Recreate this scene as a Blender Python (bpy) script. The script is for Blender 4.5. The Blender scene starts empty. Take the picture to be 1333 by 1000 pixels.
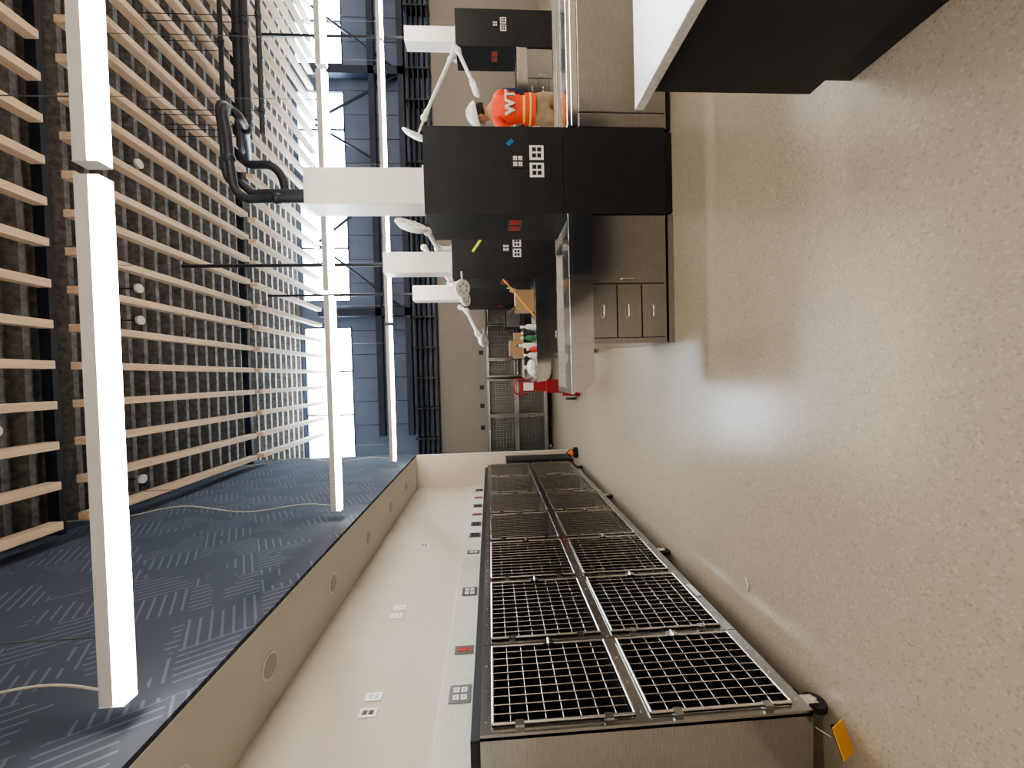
import bpy, math, random
from mathutils import Vector, Matrix
random.seed(7)
S = bpy.context.scene
COL = S.collection

# ------------------------------------------------------------------ materials
def new_mat(name):
    m = bpy.data.materials.new(name); m.use_nodes = True
    nt = m.node_tree; b = nt.nodes['Principled BSDF']
    return m, nt, b
def simple(name, col, rough=0.5, metal=0.0, noise=0.0, nscale=20, bump=0.0, stretch=None, spec=None, coat=0):
    m, nt, b = new_mat(name)
    b.inputs['Base Color'].default_value = (*col, 1)
    b.inputs['Roughness'].default_value = rough
    b.inputs['Metallic'].default_value = metal
    if spec is not None: b.inputs['Specular IOR Level'].default_value = spec
    tc = nt.nodes.new('ShaderNodeTexCoord'); mp = nt.nodes.new('ShaderNodeMapping')
    nt.links.new(tc.outputs['Object'], mp.inputs['Vector'])
    if stretch: mp.inputs['Scale'].default_value = stretch
    n = nt.nodes.new('ShaderNodeTexNoise'); n.inputs['Scale'].default_value = nscale
    n.inputs['Detail'].default_value = 4
    nt.links.new(mp.outputs['Vector'], n.inputs['Vector'])
    if noise > 0:
        r = nt.nodes.new('ShaderNodeValToRGB')
        r.color_ramp.elements[0].position = 0.3; r.color_ramp.elements[1].position = 0.7
        r.color_ramp.elements[0].color = (*[c*(1-noise) for c in col], 1)
        r.color_ramp.elements[1].color = (*[min(1, c*(1+noise)) for c in col], 1)
        nt.links.new(n.outputs['Fac'], r.inputs['Fac'])
        nt.links.new(r.outputs['Color'], b.inputs['Base Color'])
    if bump > 0:
        bm = nt.nodes.new('ShaderNodeBump'); bm.inputs['Strength'].default_value = bump
        bm.inputs['Distance'].default_value = 0.01
        nt.links.new(n.outputs['Fac'], bm.inputs['Height']); nt.links.new(bm.outputs['Normal'], b.inputs['Normal'])
    return m
def emis(name, col, st):
    m, nt, b = new_mat(name)
    b.inputs['Base Color'].default_value = (*col, 1)
    b.inputs['Emission Color'].default_value = (*col, 1)
    b.inputs['Emission Strength'].default_value = st
    return m

def floor_mat():
    m, nt, b = new_mat('speckled_resin_floor')
    N = nt.nodes.new; L = nt.links.new
    tc = N('ShaderNodeTexCoord')
    base = N('ShaderNodeTexNoise'); base.inputs['Scale'].default_value = 0.5; base.inputs['Detail'].default_value = 2
    L(tc.outputs['Object'], base.inputs['Vector'])
    r0 = N('ShaderNodeValToRGB'); r0.color_ramp.elements[0].color = (.365, .310, .243, 1); r0.color_ramp.elements[1].color = (.395, .335, .265, 1)
    r0.color_ramp.elements[0].position = .3; r0.color_ramp.elements[1].position = .7
    L(base.outputs['Fac'], r0.inputs['Fac'])
    v = N('ShaderNodeTexVoronoi'); v.inputs['Scale'].default_value = 115
    L(tc.outputs['Object'], v.inputs['Vector'])
    sep = N('ShaderNodeSeparateColor'); L(v.outputs['Color'], sep.inputs['Color'])
    rl = N('ShaderNodeValToRGB'); rl.color_ramp.interpolation = 'CONSTANT'
    e = rl.color_ramp.elements; e[0].color = (.5, .5, .5, 1); e[0].position = 0; e[1].color = (.95, .95, .95, 1); e[1].position = .07
    x = e.new(.5); x.color = (1.02, 1.02, 1.02, 1); x = e.new(.9); x.color = (1.4, 1.38, 1.36, 1)
    L(sep.outputs['Red'], rl.inputs['Fac'])
    mul = N('ShaderNodeMixRGB'); mul.blend_type = 'MULTIPLY'; mul.inputs['Fac'].default_value = .36
    L(r0.outputs['Color'], mul.inputs['Color1']); L(rl.outputs['Color'], mul.inputs['Color2'])
    L(mul.outputs['Color'], b.inputs['Base Color'])
    n2 = N('ShaderNodeTexNoise'); n2.inputs['Scale'].default_value = 60; n2.inputs['Detail'].default_value = 3
    L(tc.outputs['Object'], n2.inputs['Vector'])
    b.inputs['Roughness'].default_value = .27
    b.inputs['Specular IOR Level'].default_value = .5
    bp = N('ShaderNodeBump'); bp.inputs['Strength'].default_value = .04; bp.inputs['Distance'].default_value = .002
    L(n2.outputs['Fac'], bp.inputs['Height']); L(bp.outputs['Normal'], b.inputs['Normal'])
    return m

def carpet_mat():
    m, nt, b = new_mat('acoustic_carpet_tile')
    N = nt.nodes.new; L = nt.links.new
    def M(op, a=None, bb=None):
        n = N('ShaderNodeMath'); n.operation = op
        for i, v in enumerate((a, bb)):
            if v is None: continue
            if isinstance(v, (int, float)): n.inputs[i].default_value = v
            else: L(v, n.inputs[i])
        return n.outputs[0]
    tc = N('ShaderNodeTexCoord'); sp = N('ShaderNodeSeparateXYZ'); L(tc.outputs['Object'], sp.inputs[0])
    Y, Z = sp.outputs['Y'], sp.outputs['Z']
    a = math.radians(32)
    p = M('ADD', M('MULTIPLY', Y, math.cos(a)), M('MULTIPLY', Z, math.sin(a)))
    q = M('SUBTRACT', M('MULTIPLY', Z, math.cos(a)), M('MULTIPLY', Y, math.sin(a)))
    T = .42
    cp = M('FLOOR', M('DIVIDE', p, T)); cq = M('FLOOR', M('DIVIDE', q, T))
    chk = M('MODULO', M('ABSOLUTE', M('ADD', cp, cq)), 2)
    k = 17.0
    sa = M('LESS_THAN', M('FRACT', M('MULTIPLY', p, k)), .25)
    sb = M('LESS_THAN', M('FRACT', M('MULTIPLY', q, k)), .25)
    s = M('ADD', M('MULTIPLY', sa, chk), M('MULTIPLY', sb, M('SUBTRACT', 1, chk)))
    nz = N('ShaderNodeTexNoise'); nz.inputs['Scale'].default_value = 2.6; L(tc.outputs['Object'], nz.inputs['Vector'])
    s = M('MULTIPLY', s, M('GREATER_THAN', nz.outputs['Fac'], .47))
    f = N('ShaderNodeTexNoise'); f.inputs['Scale'].default_value = 260; L(tc.outputs['Object'], f.inputs['Vector'])
    val = M('ADD', M('MULTIPLY', s, .45), M('MULTIPLY', f.outputs['Fac'], .35))
    r = N('ShaderNodeValToRGB'); r.color_ramp.elements[0].color = (.050, .058, .076, 1); r.color_ramp.elements[1].color = (.155, .18, .225, 1)
    L(val, r.inputs['Fac']); L(r.outputs['Color'], b.inputs['Base Color'])
    b.inputs['Roughness'].default_value = .95; b.inputs['Specular IOR Level'].default_value = .15
    return m

def wood_mat():
    m, nt, b = new_mat('pale_wood')
    N = nt.nodes.new; L = nt.links.new
    tc = N('ShaderNodeTexCoord'); mp = N('ShaderNodeMapping'); mp.inputs['Scale'].default_value = (30, 1.2, 12)
    L(tc.outputs['Object'], mp.inputs[0])
    n = N('ShaderNodeTexNoise'); n.inputs['Scale'].default_value = 1.5; n.inputs['Detail'].default_value = 6; L(mp.outputs[0], n.inputs['Vector'])
    r = N('ShaderNodeValToRGB'); r.color_ramp.elements[0].position = .3; r.color_ramp.elements[1].position = .72
    r.color_ramp.elements[0].color = (.70, .51, .35, 1); r.color_ramp.elements[1].color = (.88, .69, .50, 1)
    L(n.outputs['Fac'], r.inputs['Fac']); L(r.outputs['Color'], b.inputs['Base Color'])
    b.inputs['Roughness'].default_value = .55
    return m

FLOOR = floor_mat(); CARPET = carpet_mat(); WOOD = wood_mat()
WALL = simple('off_white_paint', (.60, .545, .47), .6, noise=.03, nscale=3, bump=.03)
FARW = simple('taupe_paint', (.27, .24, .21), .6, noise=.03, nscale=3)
SOFF = simple('white_soffit_paint', (.62, .58, .52), .6, noise=.02, nscale=3)
GRILLE = simple('speaker_grille', (.42, .41, .39), .5, noise=.25, nscale=300)
STEEL = simple('brushed_stainless', (.43, .43, .42), .20, 1, noise=.12, nscale=14, stretch=(1, 1, 14))
STEELH = simple('polished_stainless', (.70, .70, .69), .12, 1, noise=.06, nscale=6, stretch=(8, 1, 1))
STEELD = simple('cage_interior_steel', (.20, .195, .19), .30, .95, noise=.12, nscale=5)
CHROME = simple('chrome_rod', (.84, .82, .77), .2, 1)
BLACK = simple('black_laminate', (.020, .021, .023), .42, noise=.12, nscale=8, spec=.3)
BLACKP = simple('black_plastic', (.012, .012, .013), .5)
STEELBLK = simple('black_painted_steel', (.022, .026, .036), .5, noise=.2, nscale=6)
WHITE = simple('white_powder_coat', (.74, .73, .71), .35)
PLATEW = simple('white_plate_plastic', (.8, .8, .78), .35)
PLATES = simple('steel_cover_plate', (.20, .195, .19), .35, .8)
QUARTZ = simple('quartz_speckled', (.66, .64, .60), .3, noise=.16, nscale=110)
QUARTZW = simple('white_quartz_shaded', (.50, .50, .48), .2, noise=.16, nscale=55)  # white quartz, base colour lowered to carry the shade on the near island top
DECK = simple('fireproofed_deck', (.18, .17, .16), .9, noise=.4, nscale=14, bump=.6)
BLUEW = simple('slate_blue_wall', (.13, .165, .25), .7, noise=.1, nscale=2)
NAVY = simple('dark_navy_steel', (.022, .032, .060), .6, noise=.2, nscale=3)
RED = simple('red_enamel', (.36, .02, .03), .4, noise=.05)
REDP = simple('red_receptacle', (.6, .03, .02), .4)
GREEN = simple('green_plastic', (.03, .16, .07), .4)
CARD = simple('cardboard', (.36, .24, .14), .8, noise=.08, nscale=30)
YEL = simple('yellow_tag', (.80, .40, .03), .5)
LIME = simple('lime_tape', (.55, .75, .05), .5)
BTAPE = simple('blue_tape', (.02, .14, .30), .5)
ORG = simple('orange_plastic', (.65, .14, .03), .5)
BAG = simple('clear_bag_plastic', (.65, .66, .66), .25, noise=.2, nscale=30, bump=.8)
HIVIS = simple('hivis_orange', (.95, .09, .03), .6, noise=.10, nscale=14, bump=.3)
HIVL = simple('hivis_lime', (.80, .80, .20), .5)
SILV = simple('reflective_tape', (.72, .72, .70), .35)
SLEEVE = simple('navy_sleeve', (.03, .045, .10), .8, noise=.15, nscale=30)
KHAKI = simple('khaki_cloth', (.40, .31, .20), .85, noise=.14, nscale=12, bump=.5)
SKIN = simple('skin', (.48, .27, .18), .55, noise=.05)
HAIR = simple('dark_hair', (.02, .014, .010), .7)
EYE = simple('eye_white', (.7, .7, .68), .3)
BOOT = simple('boot_leather', (.09, .05, .03), .6)
TUBE = emis('led_diffuser', (1.0, .90, .77), 40)
GLASS = emis('daylight_glazing', (.72, .87, 1.0), 36)
WIRE = simple('white_cable', (.62, .58, .48), .5)
ROPE = simple('steel_wire', (.25, .25, .26), .4, .8)

# ------------------------------------------------------------------ mesh builder
class MB:
    def __init__(s): s.v = []; s.f = []; s.m = []; s.sm = []; s.mats = []; s.T = Matrix.Identity(4)
    def mi(s, mat):
        if mat not in s.mats: s.mats.append(mat)
        return s.mats.index(mat)
    def add(s, verts, faces, mat, smooth=False):
        o = len(s.v); i = s.mi(mat)
        s.v += [tuple(s.T @ Vector(p)) for p in verts]
        for f in faces:
            s.f.append([o+k for k in f]); s.m.append(i); s.sm.append(smooth)
    def box(s, x0, x1, y0, y1, z0, z1, mat):
        if x0 > x1: x0, x1 = x1, x0
        if y0 > y1: y0, y1 = y1, y0
        if z0 > z1: z0, z1 = z1, z0
        s.add([(x0,y0,z0),(x1,y0,z0),(x1,y1,z0),(x0,y1,z0),(x0,y0,z1),(x1,y0,z1),(x1,y1,z1),(x0,y1,z1)],
              [(0,3,2,1),(4,5,6,7),(0,1,5,4),(1,2,6,5),(2,3,7,6),(3,0,4,7)], mat)
    def obox(s, c, size, rot, mat):
        R = rot; hx, hy, hz = [a/2 for a in size]; c = Vector(c)
        vs = [tuple(c + R @ Vector((sx*hx, sy*hy, sz*hz))) for sz in (-1,1) for sx, sy in ((-1,-1),(1,-1),(1,1),(-1,1))]
        s.add(vs, [(0,3,2,1),(4,5,6,7),(0,1,5,4),(1,2,6,5),(2,3,7,6),(3,0,4,7)], mat)
    def tube(s, pts, r, mat, seg=8, caps=True):
        pts = [Vector(p) for p in pts]; n = len(pts)
        rs = r if isinstance(r, (list, tuple)) else [r]*n
        prev = None; rings = []
        for i in range(n):
            t = (pts[min(i+1,n-1)]-pts[max(i-1,0)]).normalized()
            if prev is None:
                a = Vector((0,0,1)) if abs(t.z) < .9 else Vector((1,0,0)); u = t.cross(a).normalized()
            else:
                u = (prev - t*prev.dot(t)).normalized()
            prev = u; w = t.cross(u)
            rings.append([tuple(pts[i]+rs[i]*(math.cos(2*math.pi*k/seg)*u+math.sin(2*math.pi*k/seg)*w)) for k in range(seg)])
        vs = [p for rg in rings for p in rg]; fs = []
        for i in range(n-1):
            for k in range(seg):
                fs.append((i*seg+k, i*seg+(k+1)%seg, (i+1)*seg+(k+1)%seg, (i+1)*seg+k))
        s.add(vs, fs, mat, True)
        if caps:
            s.add(rings[0], [tuple(range(seg))[::-1]], mat); s.add(rings[-1], [tuple(range(seg))], mat)
    def cyl(s, p0, p1, r, mat, seg=16): s.tube([p0, p1], r, mat, seg)
    def ell(s, c, rad, mat, seg=16, rings=10, rot=None, zmin=-1.0):
        R = rot or Matrix.Identity(3); vs = []; fs = []
        th0 = math.acos(max(-1, min(1, zmin)))
        for i in range(rings+1):
            th = th0*i/rings
            for k in range(seg):
                ph = 2*math.pi*k/seg
                vs.append(tuple(Vector(c)+R@Vector((rad[0]*math.sin(th)*math.cos(ph), rad[1]*math.sin(th)*math.sin(ph), rad[2]*math.cos(th)))))
        for i in range(rings):
            for k in range(seg):
                fs.append((i*seg+k, (i+1)*seg+k, (i+1)*seg+(k+1)%seg, i*seg+(k+1)%seg))
        s.add(vs, fs, mat, True)
    def prism_y(s, poly, y0, y1, mat, smooth=False):
        n = len(poly); vs = [(p[0], y0, p[1]) for p in poly]+[(p[0], y1, p[1]) for p in poly]
        fs = [tuple(range(n)), tuple(range(n, 2*n))[::-1]]
        s.add(vs, fs, mat)
        s.add(vs, [(i, i+n, (i+1)%n+n, (i+1)%n) for i in range(n)], mat, smooth)
    def build(s, name, bevel=0, parent=None, loc=None, rotz=0):
        me = bpy.data.meshes.new(name); me.from_pydata(s.v, [], s.f)
        for m in s.mats: me.materials.append(m)
        for p, i, sm in zip(me.polygons, s.m, s.sm): p.material_index = i; p.use_smooth = sm
        me.validate(); me.update()
        o = bpy.data.objects.new(name, me); COL.objects.link(o)
        if loc: o.location = loc
        o.rotation_euler[2] = rotz
        if bevel:
            b = o.modifiers.new('bevel', 'BEVEL'); b.width = bevel; b.segments = 2; b.limit_method = 'ANGLE'; b.angle_limit = math.radians(50)
        if parent: o.parent = parent
        return o

def smooth_path(pts, n=6):
    P = [Vector(p) for p in pts]; out = []
    for i in range(len(P)-1):
        p0 = P[max(i-1,0)]; p1 = P[i]; p2 = P[i+1]; p3 = P[min(i+2,len(P)-1)]
        for k in range(n):
            t = k/n
            out.append(.5*((2*p1)+(p2-p0)*t+(2*p0-5*p1+4*p2-p3)*t*t+(3*p1-p0-3*p2+p3)*t**3))
    out.append(P[-1]); return out

def slab(name, x0, x1, y0, y1, z0, z1, mat):
    b = MB(); b.box(x0, x1, y0, y1, z0, z1, mat); return b.build(name)

# ------------------------------------------------------------------ shell
FARY = 10.5; XR = 12.5; YB = -4.0; ZC = 6.6
slab('floor', -6, XR, YB, FARY, -.1, 0, FLOOR)
slab('wall_left', -2.32, -2.22, YB, 7.9, 0, ZC, WALL)
slab('wall_return', -2.22, -1.56, 7.8, 7.9, 0, 3.1, WALL)
slab('soffit', -2.219, -1.58, YB, 7.9, 3.1, 6.53, SOFF)
slab('acoustic_panel_wall', -1.58, -1.55, YB, 7.9, 3.105, 6.15, CARPET)
slab('trim_1', -1.58, -1.55, YB, 7.9, 6.15, 6.53, STEELBLK)
slab('wall_left_rear', -6.1, -6, 7.9, FARY, 0, ZC, WALL)
slab('wall_partition', -6, -2.32, 7.8, 7.9, 0, ZC, WALL)
slab('wall_right', XR, XR+.1, YB, FARY, 0, ZC, WALL)
slab('wall_back', -2.32, XR, YB-.1, YB, 0, ZC, WALL)
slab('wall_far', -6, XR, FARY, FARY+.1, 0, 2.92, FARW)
wins = [(-2.1, 1.4), (2.1, 4.9), (5.6, 7.6), (8.3, 11.6)]
b = MB(); b.box(-6, XR, FARY, FARY+.12, 2.92, 5.22, BLUEW); b.box(-6, XR, FARY, FARY+.12, 6.46, ZC, BLUEW)
xs = [-6]+[x for w in wins for x in w]+[XR]
for i in range(0, len(xs), 2): b.box(xs[i], xs[i+1], FARY, FARY+.12, 5.22, 6.46, BLUEW)
b.build('wall_far_upper')
for i, (a, c) in enumerate(wins):
    b = MB(); b.box(a, c, FARY+.06, FARY+.08, 5.22, 6.46, GLASS)
    n = max(2, round((c-a)/1.2))
    for k in range(n+1):
        x = a+(c-a)*k/n; b.box(max(a, x-.02), min(c, x+.02), FARY-.01, FARY+.06, 5.22, 6.46, NAVY)
    b.box(a, c, FARY-.01, FARY+.06, 5.22, 5.25, NAVY); b.box(a, c, FARY-.01, FARY+.06, 6.43, 6.46, NAVY)
    b.build('window_%d' % (i+1))
b = MB()
for k in range(5): b.box(-6, XR, FARY-.30, FARY-.02, 2.95+k*.13, 2.985+k*.13, STEELBLK)
x = -5.6
while x < XR: b.box(x-.02, x+.02, FARY-.32, FARY, 2.93, 3.56, STEELBLK); x += .8
b.build('trim_louver_band')

# corrugated deck
b = MB(); prof = []; y = YB; pit = .24
while y < FARY+.1:
    prof += [(y, ZC-.06), (y+.06, ZC-.06), (y+.10, ZC+.08), (y+.20, ZC+.08)]; y += pit
vs = [(-6, p[0], p[1]) for p in prof]+[(XR, p[0], p[1]) for p in prof]; n = len(prof)
b.add(vs, [(i, i+1, i+1+n, i+n) for i in range(n-1)], DECK)
b.box(-6, XR, YB, FARY+.1, ZC+.12, ZC+.2, DECK)
b.build('ceiling')

# wooden slats
SP = .395
b = MB()
for (y0, y1) in ((1.1, 4.00), (4.26, 7.16), (7.36, 10.05)):
    x = -1.36
    while x < 11.8:
        b.box(x-.040, x+.040, y0, y1, 5.80, 5.93, WOOD); x += SP
b.build('wood_slat_baffles', bevel=.004)
b = MB()
for y in (1.0, 4.13, 7.26):
    for z0, z1, w in ((5.94, 5.95, .03), (5.95, 6.04, .006), (6.04, 6.05, .03)):
        b.box(-1.5, XR, y-w, y+w, z0, z1, STEELBLK)
b.build('steel_roof_framing')
b = MB()
for x in (1.75, 5.25, 7.95): b.box(x-.1, x+.1, 10.2, 10.4, 3.6, 5.95, NAVY)
b.box(-1.5, XR, 10.2, 10.4, 4.35, 4.5, NAVY); b.box(-1.5, XR, 10.2, 10.4, 3.6, 3.75, NAVY)
for x0, x1 in ((1.8, 3.5), (5.3, 3.6), (5.3, 6.6), (7.9, 6.7), (8, 9.6)):
    b.tube([(x0, 10.3, 3.75), (x1, 10.3, 5.9)], .035, NAVY, 6)
x = -1.2
while x < 11: b.tube([(x, 10.3, 3.6), (x, 10.3, 5.2)], .01, NAVY, 5); x += .62
b.build('trim_wall_bracing')

# ------------------------------------------------------------------ linear lights
L8 = 2.44; TZ = 3.265
for y in (-.7, 1.84, 4.37, 6.87):  # first row hangs out of view behind the camera, added as fill light
    x = -1.45
    while x < 11:
        t = MB(); x1 = x+L8-.06
        t.box(x, x1, y-.034, y+.034, TZ+.045, TZ+.105, WHITE)
        t.box(x+.004, x1-.004, y-.034, y+.034, TZ, TZ+.045, TUBE)
        t.box(x-.003, x, y-.036, y+.036, TZ-.002, TZ+.107, WHITE); t.box(x1, x1+.003, y-.036, y+.036, TZ-.002, TZ+.107, WHITE)
        for cx in (x+.3, x1-.3):
            t.tube([(cx, y, TZ+.10), (cx, y, 5.78)], .003, ROPE, 5)
            t.cyl((cx, y, TZ+.10), (cx, y, TZ+.13), .012, STEEL, 8)
        t.build('linear_pendant_light')
        x += L8
for i, y in enumerate((1.84, 4.37, 6.87)):
    w = MB()
    w.tube(smooth_path([(-1.40, y, TZ+.107), (-1.38, y+.03, 3.7), (-1.42, y-.02, 4.3), (-1.35, y+.05, 5.0), (-1.43, y+.02, 5.6), (-1.45, y, 6.2)]), .006, WIRE, 6)
    w.build('power_cable')
b = MB()
for (kx, y) in ((6, 5.07), (7, 5.07), (1, 5.0), (11, 5.15), (3, 3.6)):
    x = -1.36+SP*(kx-.5)
    b.cyl((x, y, 5.90), (x, y, 5.93), .055, PLATEW, 20); b.cyl((x, y, 5.93), (x, y, 6.53), .008, STEELBLK, 8)
b.build('sprinkler_heads')

for y in (1.85, 2.62, 3.65, 4.68, 5.75, 6.8):
    s = MB(); s.cyl((-1.9, y, 3.088), (-1.9, y, 3.0999), .085, WHITE, 32); s.cyl((-1.9, y, 3.084), (-1.9, y, 3.088), .072, GRILLE, 32)
    s.build('soffit_speaker')

# ------------------------------------------------------------------ cover plates
def plate(b, c, nrm, kind, mat=PLATES, gangs=1, sc=1.0):
    w = (.07 if gangs == 1 else .116)*sc; h = .116*sc
    cx, cy, cz = c
    def bx(u0, u1, z0, z1, d0, d1, m):
        if nrm == 'x+': b.box(cx+d0, cx+d1, cy+u0, cy+u1, cz+z0, cz+z1, m)
        elif nrm == 'x-': b.box(cx-d1, cx-d0, cy+u0, cy+u1, cz+z0, cz+z1, m)
        else: b.box(cx+u0, cx+u1, cy-d1, cy-d0, cz+z0, cz+z1, m)
    bx(-w/2, w/2, -h/2, h/2, .001, .006, mat)
    inner = {'dark': BLACKP, 'red': REDP, 'white': PLATEW}[kind]
    for g in range(gangs):
        u = 0 if gangs == 1 else (-.024 + .048*g)*sc
        for z in (-.021*sc, .021*sc):
            bx(u-.016*sc, u+.016*sc, z-.016*sc, z+.016*sc, .006, .009, inner)
            if kind != 'dark':
                bx(u-.008, u-.004, z-.007, z+.007, .009, .0095, BLACKP); bx(u+.004, u+.008, z-.007, z+.007, .009, .0095, BLACKP)

b = MB(); b.box(-2.22, -2.195, .2, 7.8, 1.62, 1.97, QUARTZ); b.build('trim_backsplash', bevel=.003)
b = MB()
for y, k, g in ((2.63, 'white', 2), (3.06, 'red', 1), (3.9, 'white', 2), (4.78, 'white', 1), (5.3, 'dark', 2), (5.7, 'dark', 2), (6.1, 'red', 1), (6.5, 'dark', 2), (6.95, 'red', 1), (7.4, 'dark', 2)):
    plate(b, (-2.195, y, 1.835), 'x+', k, PLATES, g, 1.3)
b.build('backsplash_outlets')
b = MB()
for y, z, k in ((2.56, 2.44, 'dark'), (2.69, 2.44, 'white'), (3.6, 2.5, 'white'), (3.73, 2.5, 'white'), (5.1, 2.5, 'dark')):
    plate(b, (-2.22, y, z), 'x+', k, PLATEW, 1)
b.build('wall_outlets')

# ------------------------------------------------------------------ cages
def cage_bank(name, loc, rotz, cols, casters, depth=.62, ztop=1.655):
    b = MB(); x0, x1 = cols[0], cols[-1]; zb = .14
    rows = [(zb+.07, .885), (.950, ztop-.05)]
    b.box(x0, x1, 0, depth, zb, zb+.02, STEEL); b.box(x0, x1, 0, depth, ztop-.012, ztop, STEEL)
    b.box(x0, x1, depth-.012, depth, zb+.02, ztop-.012, STEELD)
    b.box(x0, x0+.012, .001, depth-.012, zb+.02, ztop-.012, STEEL); b.box(x1-.012, x1, .001, depth-.012, zb+.02, ztop-.012, STEEL)
    b.box(x0+.012, x1-.012, .02, depth-.012, .905, .935, STEELD)
    for c in cols[1:-1]: b.box(c-.008, c+.008, .02, depth-.012, zb+.02, ztop-.012, STEELD)
    b.box(x0+.012, x0+.014, .02, depth-.012, zb+.02, ztop-.012, STEELD); b.box(x1-.014, x1-.012, .02, depth-.012, zb+.02, ztop-.012, STEELD)
    b.box(x0+.014, x1-.014, .02, depth-.012, ztop-.02, ztop-.013, STEELD)
    b.box(x0, x1, -.012, .015, zb, rows[0][0], STEEL); b.box(x0, x1, -.012, .015, rows[0][1], rows[1][0], STEEL); b.box(x0, x1, -.012, .015, rows[1][1], ztop, STEEL)
    for i, c in enumerate(cols):
        w = .034
        a0, a1 = (c, c+w) if i == 0 else ((c-w, c) if i == len(cols)-1 else (c-w*.8, c+w*.8))
        for r in rows: b.box(a0, a1, -.012, .015, r[0], r[1], STEEL)
        if 0 < i < len(cols)-1 and i % 2 == 1: b.box(c-.002, c+.002, -.0125, -.010, zb, ztop, BLACKP)
    x = x0+.06
    while x < x1-.03:
        for z in (zb+.035, .918, ztop-.025): b.cyl((x, -.015, z), (x, -.011, z), .006, CHROME, 6)
        x += .17
    for (a, c) in zip(cols[:-1], cols[1:]):
        for (r0, r1) in rows:
            xa, xb, za, zc = a+.036, c-.036, r0+.006, r1-.006; yf = -.026
            R = .0065
            b.tube([(xa, yf, za), (xb, yf, za)], R, CHROME, 8); b.tube([(xa, yf, zc), (xb, yf, zc)], R, CHROME, 8)
            b.tube([(xa, yf, za), (xa, yf, zc)], R, CHROME, 8); b.tube([(xb, yf, za), (xb, yf, zc)], R, CHROME, 8)
            nv = max(8, int((xb-xa)/.045))
            for k in range(1, nv):
                x = xa+(xb-xa)*k/nv; b.tube([(x, yf, za), (x, yf, zc)], .0028, CHROME, 6, False)
            for k in range(1, 8):
                z = za+(zc-za)*k/8; b.tube([(xa, yf+.005, z), (xb, yf+.005, z)], .0022, CHROME, 6, False)
            for z in (za+.12, zc-.12): b.box(xa-.022, xa+.008, -.034, -.012, z-.02, z+.02, STEEL)
            zm = (za+zc)/2
            b.box(xb-.015, xb+.025, -.036, -.012, zm-.03, zm+.03, STEEL); b.tube([(xb-.03, -.045, zm), (xb+.015, -.045, zm)], .007, CHROME, 8)
            b.box(a+.02, c-.02, .03, depth-.05, r0+.0, r0+.006, STEELD)
    for cx in casters:
        for yy in (.05, depth-.06):
            b.cyl((cx, yy, .118), (cx, yy, zb), .028, CHROME, 14)
            b.box(cx-.025, cx+.025, yy-.024, yy-.017, .045, .118, CHROME); b.box(cx-.025, cx+.025, yy+.017, yy+.024, .045, .118, CHROME)
            b.box(cx-.025, cx+.025, yy-.024, yy+.024, .108, .118, CHROME)
            b.cyl((cx, yy-.016, .05), (cx, yy+.016, .05), .05, BLACKP, 20); b.cyl((cx, yy-.027, .05), (cx, yy+.027, .05), .012, CHROME, 10)
            b.box(cx+.02, cx+.075, yy-.014, yy+.014, .085, .1, BLACKP)
    return b.build(name, loc=loc, rotz=rotz)
cage_bank('stainless_kennel_bank', (-1.57, 0, 0), math.pi/2, [1.64, 2.2, 2.88, 3.58, 4.3, 5.05, 5.9, 6.75], [1.74, 3.35, 4.95, 6.6])
cage_bank('stainless_kennel_bank', (0, 9.65, 0), 0, [-1.95, -1.0, -.08], [-1.8, -.25])
cage_bank('stainless_kennel_bank', (0, 9.65, 0), 0, [-.02, .42, 1.3, 1.9], [.1, 1.75])
b = MB(); b.box(-2.19, -1.60, 1.66, 6.75, 1.657, 1.70, BLACKP); b.build('kennel_top_panel', bevel=.003)
b = MB()
for x in (-1.4, -.8, -.3, .65): plate(b, (x, FARY, 1.8), 'y-', 'dark', BLACKP, 2)
b.build('far_wall_outlets')
b = MB(); R = Matrix.Rotation(math.radians(25), 3, 'X') @ Matrix.Rotation(math.radians(20), 3, 'Z')
b.obox((-1.64, 1.575, .060), (.12, .004, .09), R, YEL); b.obox((-1.64, 1.572, .088), (.122, .005, .02), R, BLACKP)
b.tube([(-1.64, 1.59, .10), (-1.63, 1.63, .138)], .002, WIRE, 5); b.build('warning_tag')
b = MB(); b.tube(smooth_path([(-1.30, 2.30, .004), (-1.34, 2.27, .006), (-1.38, 2.28, .004)]), .004, PLATEW, 6); b.build('paper_scrap')
b = MB(); b.obox((-1.552, 2.62, .17), (.006, .14, .03), Matrix.Identity(3), PLATEW); b.build('kennel_label')

b = MB(); b.box(-2.15, -1.62, 7.3, 7.76, .06, 1.3, BLACK); b.box(-2.12, -1.64, 7.33, 7.75, 0, .06, BLACKP)
b.box(-2.13, -1.89, 7.285, 7.3, .1, 1.26, BLACK); b.box(-1.88, -1.64, 7.285, 7.3, .1, 1.26, BLACK); b.tube([(-1.91, 7.27, .6), (-1.91, 7.27, .8)], .006, CHROME)
b.build('storage_cabinet', bevel=.004)
b = MB(); b.ell((-1.45, 7.0, .10), (.06, .08, .06), ORG, 16, 8); b.cyl((-1.45, 7.0, .002), (-1.45, 7.0, .06), .10, BLACKP, 20); b.cyl((-1.45, 7.0, .06), (-1.45, 7.0, .09), .075, BLACKP, 20); b.tube([(-1.51, 7.0, .12), (-1.45, 7.0, .2), (-1.39, 7.0, .12)], .012, BLACKP); b.build('shop_vacuum')

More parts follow.
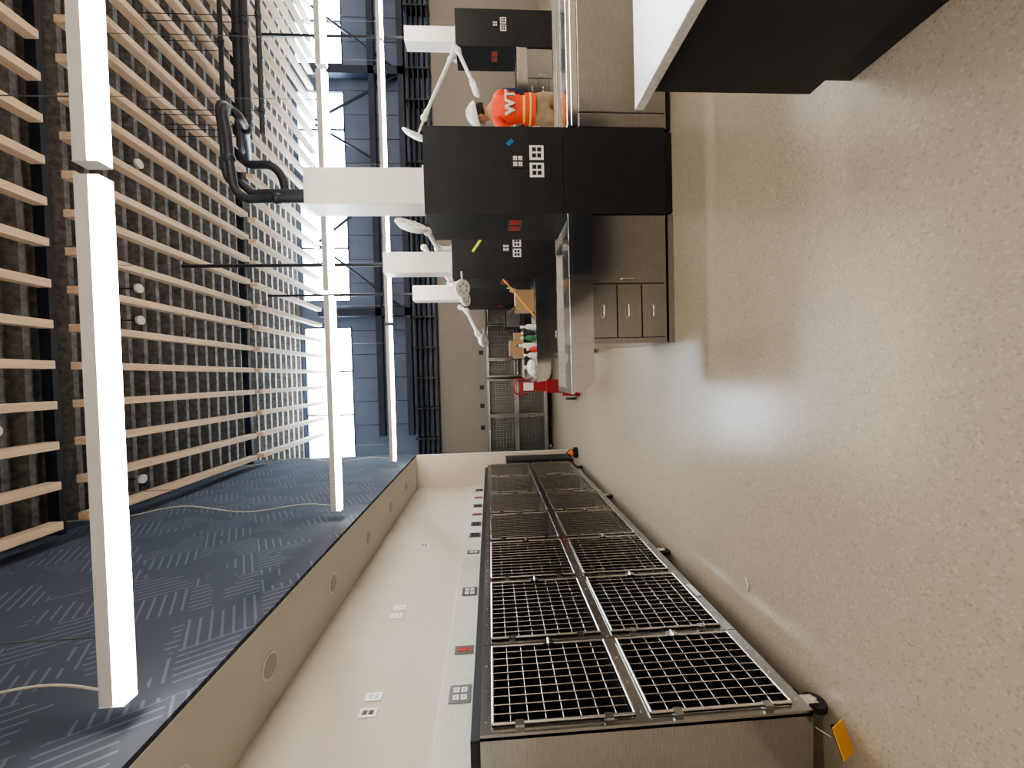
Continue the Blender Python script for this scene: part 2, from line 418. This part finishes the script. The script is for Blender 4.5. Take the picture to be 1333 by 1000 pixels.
# ------------------------------------------------------------------ towers
def tower(x, y, tape=None):
    b = MB(); w, d = .70, .60
    b.box(x+.02, x+w-.02, y+.03, y+d-.02, 0, .07, BLACKP)
    b.box(x, x+w, y, y+d, .07, .925, BLACK); b.box(x, x+w, y, y+d, .93, 2.06, BLACK); b.box(x+.006, x+w-.006, y+.006, y+d-.006, .925, .93, BLACKP)
    plate(b, (x+.42, y, 1.30), 'y-', 'white', BLACKP, 2); plate(b, (x+.49, y, 1.145), 'y-', 'dark', PLATEW, 2); plate(b, (x+.35, y, 1.145), 'y-', 'dark', PLATEW, 2)
    plate(b, (x, y+.30, 1.32), 'x-', 'red', PLATES, 2); plate(b, (x, y+.17, 1.32), 'x-', 'red', PLATES, 2)
    if tape == 'blue': b.obox((x+.57, y-.003, 1.36), (.06, .004, .035), Matrix.Rotation(math.radians(50), 3, 'Y'), BTAPE)
    if tape == 'lime': b.obox((x+.47, y-.003, 1.70), (.24, .004, .035), Matrix.Rotation(math.radians(35), 3, 'Y'), LIME)
    b.build('service_tower', bevel=.004)
    p = MB(); p.box(x+.10, x+.39, y+.04, y+.29, 2.065, 3.02, WHITE); p.box(x+.085, x+.405, y+.025, y+.305, 2.06, 2.075, WHITE)
    p.build('service_chase', bevel=.004)
tower(1.32, 3.15, 'blue'); tower(1.38, 5.44, 'lime'); tower(1.40, 7.5); tower(6.28, 7.45); tower(6.28, 5.0)

# ------------------------------------------------------------------ exam tables
def table(x1, y):
    b = MB(); x0 = x1-1.47; xc = x1-1.07; d = .60; ZT = .90
    b.box(xc, x1, y+.02, y+d, .07, .80, STEEL); b.box(xc+.02, x1-.02, y+.06, y+d-.02, 0, .07, BLACKP)
    b.box(xc, x1, y+.02, y+.04, 0.0, .05, STEEL)
    f = y+.02
    def front(a, c, z0, z1, hz=True):
        b.box(a-.005, c+.005, f-.002, f, z0-.005, z1+.005, BLACKP)
        b.box(a, c, f-.018, f-.002, z0, z1, STEEL)
        cx = (a+c)/2; zz = (z0+z1)/2 + (z1-z0)*.08
        if hz: b.tube(smooth_path([(cx-.05, f-.018, zz), (cx-.045, f-.045, zz), (cx+.045, f-.045, zz), (cx+.05, f-.018, zz)], 4), .005, CHROME, 6)
    front(xc+.05, xc+.485, .09, .283); front(xc+.05, xc+.485, .297, .493); front(xc+.05, xc+.485, .507, .70)
    front(xc+.50, x1-.14, .09, .70, False)
    b.tube(smooth_path([(xc+.53, f-.018, .36), (xc+.53, f-.045, .365), (xc+.53, f-.045, .46), (xc+.53, f-.018, .465)], 4), .005, CHROME, 6)
    n = 10; R = .14; zb = .70
    arc = [(x0+R-R*math.cos(math.radians(90*i/n)), zb+R-R*math.sin(math.radians(90*i/n))) for i in range(n+1)]
    outer = [(x1, zb), (x1, ZT-.03), (x0, ZT-.03)] + arc
    b.prism_y(outer, y, y+d, STEELH, False)
    t = .035
    b.box(x0-.012, x1, y-.012, y+t, ZT-.03, ZT, STEELH); b.box(x0-.012, x1, y+d-t, y+d+.012, ZT-.03, ZT, STEELH)
    b.box(x0-.012, x0+t, y+t, y+d-t, ZT-.03, ZT, STEELH); b.box(x1-t, x1, y+t, y+d-t, ZT-.03, ZT, STEELH)
    b.cyl((x0+.3, y+d/2, ZT-.0299), (x0+.3, y+d/2, ZT-.026), .05, CHROME, 20)
    return b.build('stainless_wet_table', bevel=.006)
def table_r(x0, y):
    b = MB(); d = .58; x1 = x0+1.75
    b.box(x0, x1, y+.02, y+d, .05, .80, STEEL); b.box(x0+.02, x1-.02, y+.05, y+d-.02, 0, .05, BLACKP)
    for a, c in ((x0+.005, x0+.12), (x0+.127, x0+1.25), (x0+1.257, x1-.005)): b.box(a, c, y+.010, y+.02, .06, .79, STEEL)
    b.box(x0, x1, y-.01, y+d+.01, .80, .855, STEELH); b.box(x0, x1, y-.01, y+.03, .855, .89, STEELH); b.box(x0, x1, y+d-.03, y+d+.01, .855, .89, STEELH)
    return b.build('stainless_exam_table', bevel=.005)
for x, y in ((1.32, 3.15), (1.38, 5.44), (1.40, 7.5)): table(x-.002, y); table_r(x+.705, y)
table(6.275, 7.45)

b = MB()
b.box(1.19, 3.2, -1.2, 1.62, .15, .87, BLACK); b.box(1.22, 3.15, -1.15, 1.58, 0, .15, BLACKP)
b.box(1.14, 3.25, -1.25, 1.66, .872, .912, QUARTZW)
b.build('quartz_top_island', bevel=.003)

# ------------------------------------------------------------------ exam lights
def exam_light(base, pts, head, hn, hr=.2):
    b = MB(); base = Vector(base)
    b.cyl(base, base+Vector((0, 0, .05)), .06, WHITE, 20); b.cyl(base+Vector((0,0,.05)), Vector(pts[0]), .035, WHITE, 14)
    for a, c in zip(pts[:-1], pts[1:]):
        a = Vector(a); c = Vector(c); dv = (c-a)
        b.tube([a, a+dv*.1, a+dv*.12, a+dv*.88, a+dv*.9, c], [.045, .045, .034, .034, .045, .045], WHITE, 12)
    for p in pts: b.ell(p, (.062, .062, .062), WHITE, 14, 8)
    h = Vector(head); n = Vector(hn).normalized()
    b.tube([pts[-1], (Vector(pts[-1])+h)/2 - n*.05, h-n*.04], .018, WHITE, 10)
    q = n.to_track_quat('Z', 'Y').to_matrix()
    b.T = Matrix.Translation(h) @ q.to_4x4()
    b.tube([(0,0,-.07), (0,0,-.05), (0,0,0), (0,0,.03)], [.06, hr*.7, hr, hr*.97], WHITE, 32)
    b.cyl((0,0,.03), (0,0,.034), hr*.86, PLATEW, 32)
    for k in range(6):
        a = k*math.pi/3; b.cyl((hr*.5*math.cos(a), hr*.5*math.sin(a), .034), (hr*.5*math.cos(a), hr*.5*math.sin(a), .037), hr*.16, GRILLE, 14)
    b.tube([(hr, 0, .01), (hr+.1, 0, .01)], .012, WHITE, 8)
    b.T = Matrix.Identity(4)
    return b.build('examination_light')
exam_light((6.40, 7.92, 2.06), [(6.40, 7.92, 2.2), (6.10, 7.3, 2.06), (4.62, 7.0, 2.62)], (4.28, 6.95, 2.74), (.75, -.45, -.35), .27)
exam_light((6.42, 7.78, 2.06), [(6.42, 7.78, 2.14), (5.98, 7.2, 2.0), (5.35, 7.15, 1.74)], (5.2, 7.1, 1.68), (.2, -.3, -1), .12)
exam_light((1.95, 5.9, 2.06), [(1.95, 5.9, 2.30), (2.02, 5.4, 2.38)], (2.02, 5.2, 2.56), (.8, -.45, -.3), .22)
exam_light((1.97, 7.9, 2.06), [(1.97, 7.9, 2.25), (2.40, 7.2, 2.72), (1.55, 7.25, 2.10)], (1.45, 7.15, 2.0), (.1, -.5, -.8), .15)
exam_light((1.44, 8.0, 2.06), [(1.44, 8.0, 2.14), (1.25, 7.35, 1.98), (.80, 7.2, 1.78)], (.66, 7.1, 1.68), (.1, -.5, -.9), .12)
exam_light((1.42, 5.95, 2.06), [(1.42, 5.95, 2.14), (1.26, 5.35, 2.0)], (1.20, 5.25, 1.92), (-.2, -.7, -.6), .12)

# ------------------------------------------------------------------ pipes
b = MB()
for dx, dy in ((0, 0), (.085, .09)):
    b.tube(smooth_path([(1.48+dx, 3.24+dy, 3.02), (1.48+dx, 3.24+dy, 3.38), (1.48+dx, 3.24+dy, 3.48), (1.55+dx, 3.24+dy, 3.57), (1.70, 3.24+dy, 3.60+dx), (2.0, 3.24+dy, 3.62+dx), (2.16+dx, 3.24+dy, 3.64+dx), (2.26+dx, 3.34+dy, 3.66+dx), (2.29+dx, 3.6+dy, 3.70+dx), (2.9+dx, 5.2, 4.60+dx)], 6), .034, STEELBLK, 14)
for (x, y, z) in ((1.48, 3.24, 3.25), (1.80, 3.24, 3.61), (2.29, 3.65, 3.71)): b.ell((x, y, z), (.046, .046, .046), STEELBLK)
for (y, z, r) in ((5.3, 4.66, .05), (5.5, 4.85, .075), (5.75, 4.95, .035), (5.2, 4.42, .03), (5.6, 5.15, .03)):
    b.tube([(3.2, y, z), (11.8, y, z)], r, STEELBLK, 14)
    for x in (3.5, 4.7, 6.4, 8.2): b.cyl((x, y, z), (x, y, 5.9), .005, STEELBLK, 6); b.cyl((x-.03, y, z), (x+.03, y, z), r+.010, STEELBLK, 14)
b.tube(smooth_path([(3.25, 5.5, 4.85), (3.05, 5.5, 4.84), (2.97, 5.5, 4.74), (2.97, 5.52, 4.5), (2.85, 5.6, 4.40), (2.6, 5.7, 4.40)], 5), .055, STEELBLK, 14)
b.build('overhead_piping')
b = MB()
for x, y in ((1.63, 5.6), (1.65, 7.66), (6.53, 7.6)): b.tube([(x, y, 3.02), (x, y, 5.78)], .024, STEELBLK, 10)
b.build('riser_conduits')

# ------------------------------------------------------------------ clutter
zt = .901
b = MB(); b.box(.95, 1.25, 5.6, 5.9, zt, zt+.27, CARD); b.obox((.99, 5.75, zt+.31), (.13, .30, .004), Matrix.Rotation(math.radians(50), 3, 'Y'), CARD); b.obox((1.27, 5.75, zt+.29), (.11, .30, .004), Matrix.Rotation(math.radians(-70), 3, 'Y'), CARD)
b.build('cardboard_box')
for x, y, m, h in ((.55, 5.65, GREEN, .20), (.45, 5.75, PLATEW, .26), (.30, 5.7, BAG, .16), (.38, 5.62, REDP, .12), (.72, 5.7, BAG, .2), (.64, 5.8, BLACKP, .18)):
    b = MB(); z = zt-.026
    b.tube([(x,y,z), (x,y,z+.01), (x,y,z+h*.65), (x,y,z+h*.8), (x,y,z+h)], [.035, .04, .04, .016, .016], m, 16); b.cyl((x,y,z+h), (x,y,z+h+.03), .02, PLATEW if m != PLATEW else GREEN, 12); b.build('spray_bottle')
b = MB(); b.ell((.12, 5.75, .945), (.12, .12, .07), BAG, 20, 10); b.ell((.05, 5.72, .925), (.07, .09, .05), BAG, 16, 8); b.ell((.12, 5.75, 1.025), (.03, .04, .04), BAG, 10, 6); b.build('plastic_bag')
b = MB(); b.box(.35, .85, 7.6, 7.95, zt-.026, 1.07, CARD); b.box(.4, .7, 7.62, 7.9, 1.07, 1.17, CARD); b.build('cardboard_box')
b = MB(); b.box(.95, 1.33, 7.65, 7.95, zt, 1.25, BLACKP); b.box(.97, 1.31, 7.645, 7.65, .95, 1.22, PLATES); b.box(1.0, 1.06, 7.64, 7.645, .96, .99, CHROME); b.build('sterilizer_unit', bevel=.006)
b = MB(); b.tube([(.85, 5.52, zt+.01), (1.36, 5.42, 1.35)], .010, YEL, 8); b.build('wooden_stick')
b = MB(); x, y = -.20, 6.9
b.box(x-.20, x+.22, y-.22, y+.02, .02, .04, RED); b.box(x-.18, x+.20, y-.20, y+.0, .04, .30, RED)
b.box(x-.09, x+.09, y-.05, y+.02, .30, 1.05, RED); b.box(x-.07, x+.07, y-.055, y-.05, .80, .98, PLATEW); b.box(x-.12, x+.12, y-.16, y+.0, .30, .58, RED)
b.tube(smooth_path([(x-.12, y, .9), (x-.12, y+.02, 1.12), (x+.12, y+.02, 1.12), (x+.12, y, .9)], 5), .014, RED, 8)
for s in (-1, 1): b.cyl((x+s*.225, y+.08, .1), (x+s*.265, y+.08, .1), .1, BLACKP, 20)
b.tube([(x-.23, y+.08, .1), (x+.23, y+.08, .1)], .012, STEEL); b.build('red_hand_truck', bevel=.006)
b = MB(); b.box(4.2, 5.6, 8.3, 8.9, .86, .90, QUARTZW); b.box(4.23, 5.57, 8.33, 8.87, .08, .86, BLACK); b.box(4.26, 5.54, 8.38, 8.85, 0, .08, BLACKP)
for k in range(3): b.box(4.26+k*.44, 4.66+k*.44, 8.315, 8.33, .12, .84, BLACK); b.tube([(4.6+k*.44, 8.30, .6), (4.6+k*.44, 8.30, .75)], .005, CHROME)
b.build('casework_bench', bevel=.004)
b = MB(); b.box(4.7, 5.15, 8.4, 8.7, .902, 1.32, BLACKP); b.box(4.72, 5.13, 8.395, 8.4, .93, 1.29, PLATES); b.box(4.3, 4.6, 8.45, 8.7, .902, 1.05, CARD); b.build('equipment_boxes', bevel=.006)

# ------------------------------------------------------------------ person
def person(loc, rotz):
    root = bpy.data.objects.new('construction_worker', None); COL.objects.link(root); root.location = loc; root.rotation_euler[2] = rotz
    P = {'pelvis':((0,0,.94),.135),'waist':((0,0,1.05),.128),'ribs':((0,.01,1.19),.15),'chest':((0,.02,1.32),.155),'collar':((0,.03,1.42),.085),
         'neck':((0,.05,1.49),.055),'head':((0,.08,1.57),.058)}
    E = [('pelvis','waist'),('waist','ribs'),('ribs','chest'),('chest','collar'),('collar','neck'),('neck','head')]
    for s, n in ((-1,'l'),(1,'r')):
        P['sh'+n]=((s*.165,.03,1.385),.068); P['el'+n]=((s*.245,.11,1.13),.050); P['fa'+n]=((s*.22,.24,1.08),.044); P['wr'+n]=((s*.17,.36,1.06),.030)
        P['hip'+n]=((s*.095,.0,.86),.095); P['th'+n]=((s*.105,.02,.68),.085); P['kn'+n]=((s*.11,.03,.49),.062); P['ca'+n]=((s*.115,.0,.33),.060); P['an'+n]=((s*.12,-.03,.11),.048); P['to'+n]=((s*.14,.13,.05),.042)
        E += [('collar','sh'+n),('sh'+n,'el'+n),('el'+n,'fa'+n),('fa'+n,'wr'+n),('pelvis','hip'+n),('hip'+n,'th'+n),('th'+n,'kn'+n),('kn'+n,'ca'+n),('ca'+n,'an'+n),('an'+n,'to'+n)]
    keys = list(P); me = bpy.data.meshes.new('body'); me.from_pydata([P[k][0] for k in keys], [(keys.index(a), keys.index(c)) for a, c in E], [])
    o = bpy.data.objects.new('body', me); COL.objects.link(o)
    m = o.modifiers.new('skin', 'SKIN'); m.use_smooth_shade = True
    for i, k in enumerate(keys):
        sv = me.skin_vertices[0].data[i]; sv.radius = (P[k][1], P[k][1]); sv.use_root = (k == 'pelvis')
    sd = o.modifiers.new('sub', 'SUBSURF'); sd.levels = 2; sd.render_levels = 2
    dg = bpy.context.evaluated_depsgraph_get(); me2 = bpy.data.meshes.new_from_object(o.evaluated_get(dg))
    o.modifiers.clear(); o.data = me2; o.name = 'body'; o.parent = root
    for v in me2.vertices:
        if v.co.z > .85 and abs(v.co.x) < .17 and v.co.z < 1.45 and v.co.y < .17: v.co.y = .01+(v.co.y-.01)*.80; v.co.x *= 1.08
    me2.materials.clear()
    for mt in (HIVIS, SLEEVE, KHAKI, SKIN, BOOT, SILV, HIVL): me2.materials.append(mt)
    for p in me2.polygons:
        c = p.center; p.use_smooth = True
        if c.z < .13: i = 4
        elif c.z < 1.0 and abs(c.x) < .21: i = 2
        elif c.z > 1.47: i = 3
        elif abs(c.x) > .20 or (c.y > .2): i = 1
        else:
            i = 0
            if 1.09 < c.z < 1.12: i = 6
        p.material_index = i
    ring = [(math.cos(2*math.pi*k/28), math.sin(2*math.pi*k/28)) for k in range(28)]
    b2 = MB()
    zs = [(.98, .165, .125), (1.05, .165, .122), (1.10, .165, .12)]
    vs = [(rx*c, .005+ry*s_, z) for z, rx, ry in zs for c, s_ in ring]; fs = [(i*28+k, i*28+(k+1)%28, (i+1)*28+(k+1)%28, (i+1)*28+k) for i in range(2) for k in range(28)]
    b2.add(vs, fs, HIVIS, True)
    vs = [(r*c, .005+r2*s_, z) for z, r, r2 in ((1.03,.168,.125),(1.05,.168,.125)) for c, s_ in ring]
    b2.add(vs, [(k, (k+1)%28, 28+(k+1)%28, 28+k) for k in range(28)], HIVL, True)
    b2.build('vest_hem', parent=root)
    cu = bpy.data.curves.new('wt', 'FONT'); cu.body = 'WT'; cu.size = .155; cu.extrude = .012; cu.align_x = 'CENTER'; cu.offset = .004
    to = bpy.data.objects.new('lettering_tmp', cu); COL.objects.link(to)
    bpy.context.view_layer.update(); tm = bpy.data.meshes.new_from_object(to.evaluated_get(bpy.context.evaluated_depsgraph_get()))
    bpy.data.objects.remove(to)
    lo = bpy.data.objects.new('vest_lettering', tm); COL.objects.link(lo); tm.materials.clear(); tm.materials.append(PLATEW)
    lo.rotation_euler = (math.radians(90), 0, 0); lo.location = (0, -.118, 1.22); lo.parent = root
    h = MB(); R = Matrix.Rotation(math.radians(40), 3, 'Z') @ Matrix.Rotation(math.radians(-14), 3, 'X'); C = Vector((0, .09, 1.60))
    h.T = Matrix.Translation(C) @ R.to_4x4()
    h.ell((0, 0, 0), (.076, .095, .115), SKIN, 24, 16); h.ell((0, .035, -.065), (.052, .055, .05), SKIN, 16, 10)
    h.tube([(0, .088, .015), (0, .108, -.018), (0, .09, -.03)], [.008, .016, .010], SKIN, 10)
    for s in (-1, 1):
        h.ell((s*.032, .083, .012), (.013, .010, .008), EYE, 12, 8); h.ell((s*.032, .092, .012), (.005, .004, .005), HAIR, 8, 6)
        h.ell((s*.077, -.005, -.005), (.010, .022, .032), SKIN, 12, 8); h.tube([(s*.018, .093, .030), (s*.045, .083, .032)], .004, HAIR, 6)
    h.tube([(-.024, .083, -.055), (0, .092, -.056), (.024, .083, -.055)], .005, REDP, 6)
    h.ell((0, -.018, .005), (.080, .090, .105), HAIR, 20, 12, zmin=-.55)
    h.build('head', parent=root)
    k = MB(); k.T = h.T
    k.ell((0, -.005, .035), (.108, .135, .115), PLATEW, 28, 12, zmin=0)
    k.tube([(0, 0, .028), (0, 0, .038)], .118, PLATEW, 28)
    k.ell((0, .11, .036), (.085, .075, .008), PLATEW, 20, 8)
    k.tube(smooth_path([(0, -.13, .06), (0, -.07, .14), (0, .02, .155), (0, .10, .115)], 5), .012, PLATEW, 8)
    k.build('hard_hat', parent=root)
    for s, n in ((-1,'left'),(1,'right')):
        w = MB(); wx, wy, wz = s*.17, .36, 1.06
        w.ell((wx-s*.01, wy+.055, wz-.01), (.042, .055, .020), SKIN, 16, 10)
        for j, (ln, ox) in enumerate(((.062,-.030),(.072,-.010),(.068,.010),(.052,.029))):
            bx = wx-s*.01+ox
            w.tube([(bx, wy+.09, wz-.008), (bx, wy+.105+ln*.35, wz-.012), (bx, wy+.105+ln*.65, wz-.035), (bx, wy+.10+ln*.75, wz-.058)], [.0095, .009, .008, .0065], SKIN, 8)
        w.tube([(wx-s*.035, wy+.03, wz-.01), (wx-s*.062, wy+.055, wz-.018), (wx-s*.062, wy+.085, wz-.032)], [.012, .010, .008], SKIN, 8)
        w.build('hand_'+n, parent=root)
    return root
person((3.03, 4.42, 0), math.radians(-4))

# ------------------------------------------------------------------ world + camera
w = bpy.data.worlds.new('daylight'); S.world = w; w.use_nodes = True
bg = w.node_tree.nodes['Background']; sky = w.node_tree.nodes.new('ShaderNodeTexSky'); sky.sky_type = 'HOSEK_WILKIE'
w.node_tree.links.new(sky.outputs[0], bg.inputs[0]); bg.inputs[1].default_value = .6

cam = bpy.data.cameras.new('camera'); co = bpy.data.objects.new('camera', cam); COL.objects.link(co); S.camera = co
cam.sensor_width = 36; cam.lens = 36*500/1333; cam.clip_start = .02
c = Vector((638-666.5, 500-490, -500)).normalized()
rho = math.radians(1.45); d = Vector((math.cos(rho), math.sin(rho), 0)); d = (d-c*d.dot(c)).normalized()
e = c.cross(-d)
Rm = Matrix((e, c, -d))
co.matrix_world = Matrix.Translation((0, 0, 1.57)) @ Rm.to_4x4()
S.view_settings.view_transform = 'AgX'
S.view_settings.look = 'AgX - Medium High Contrast'
S.view_settings.exposure = 0
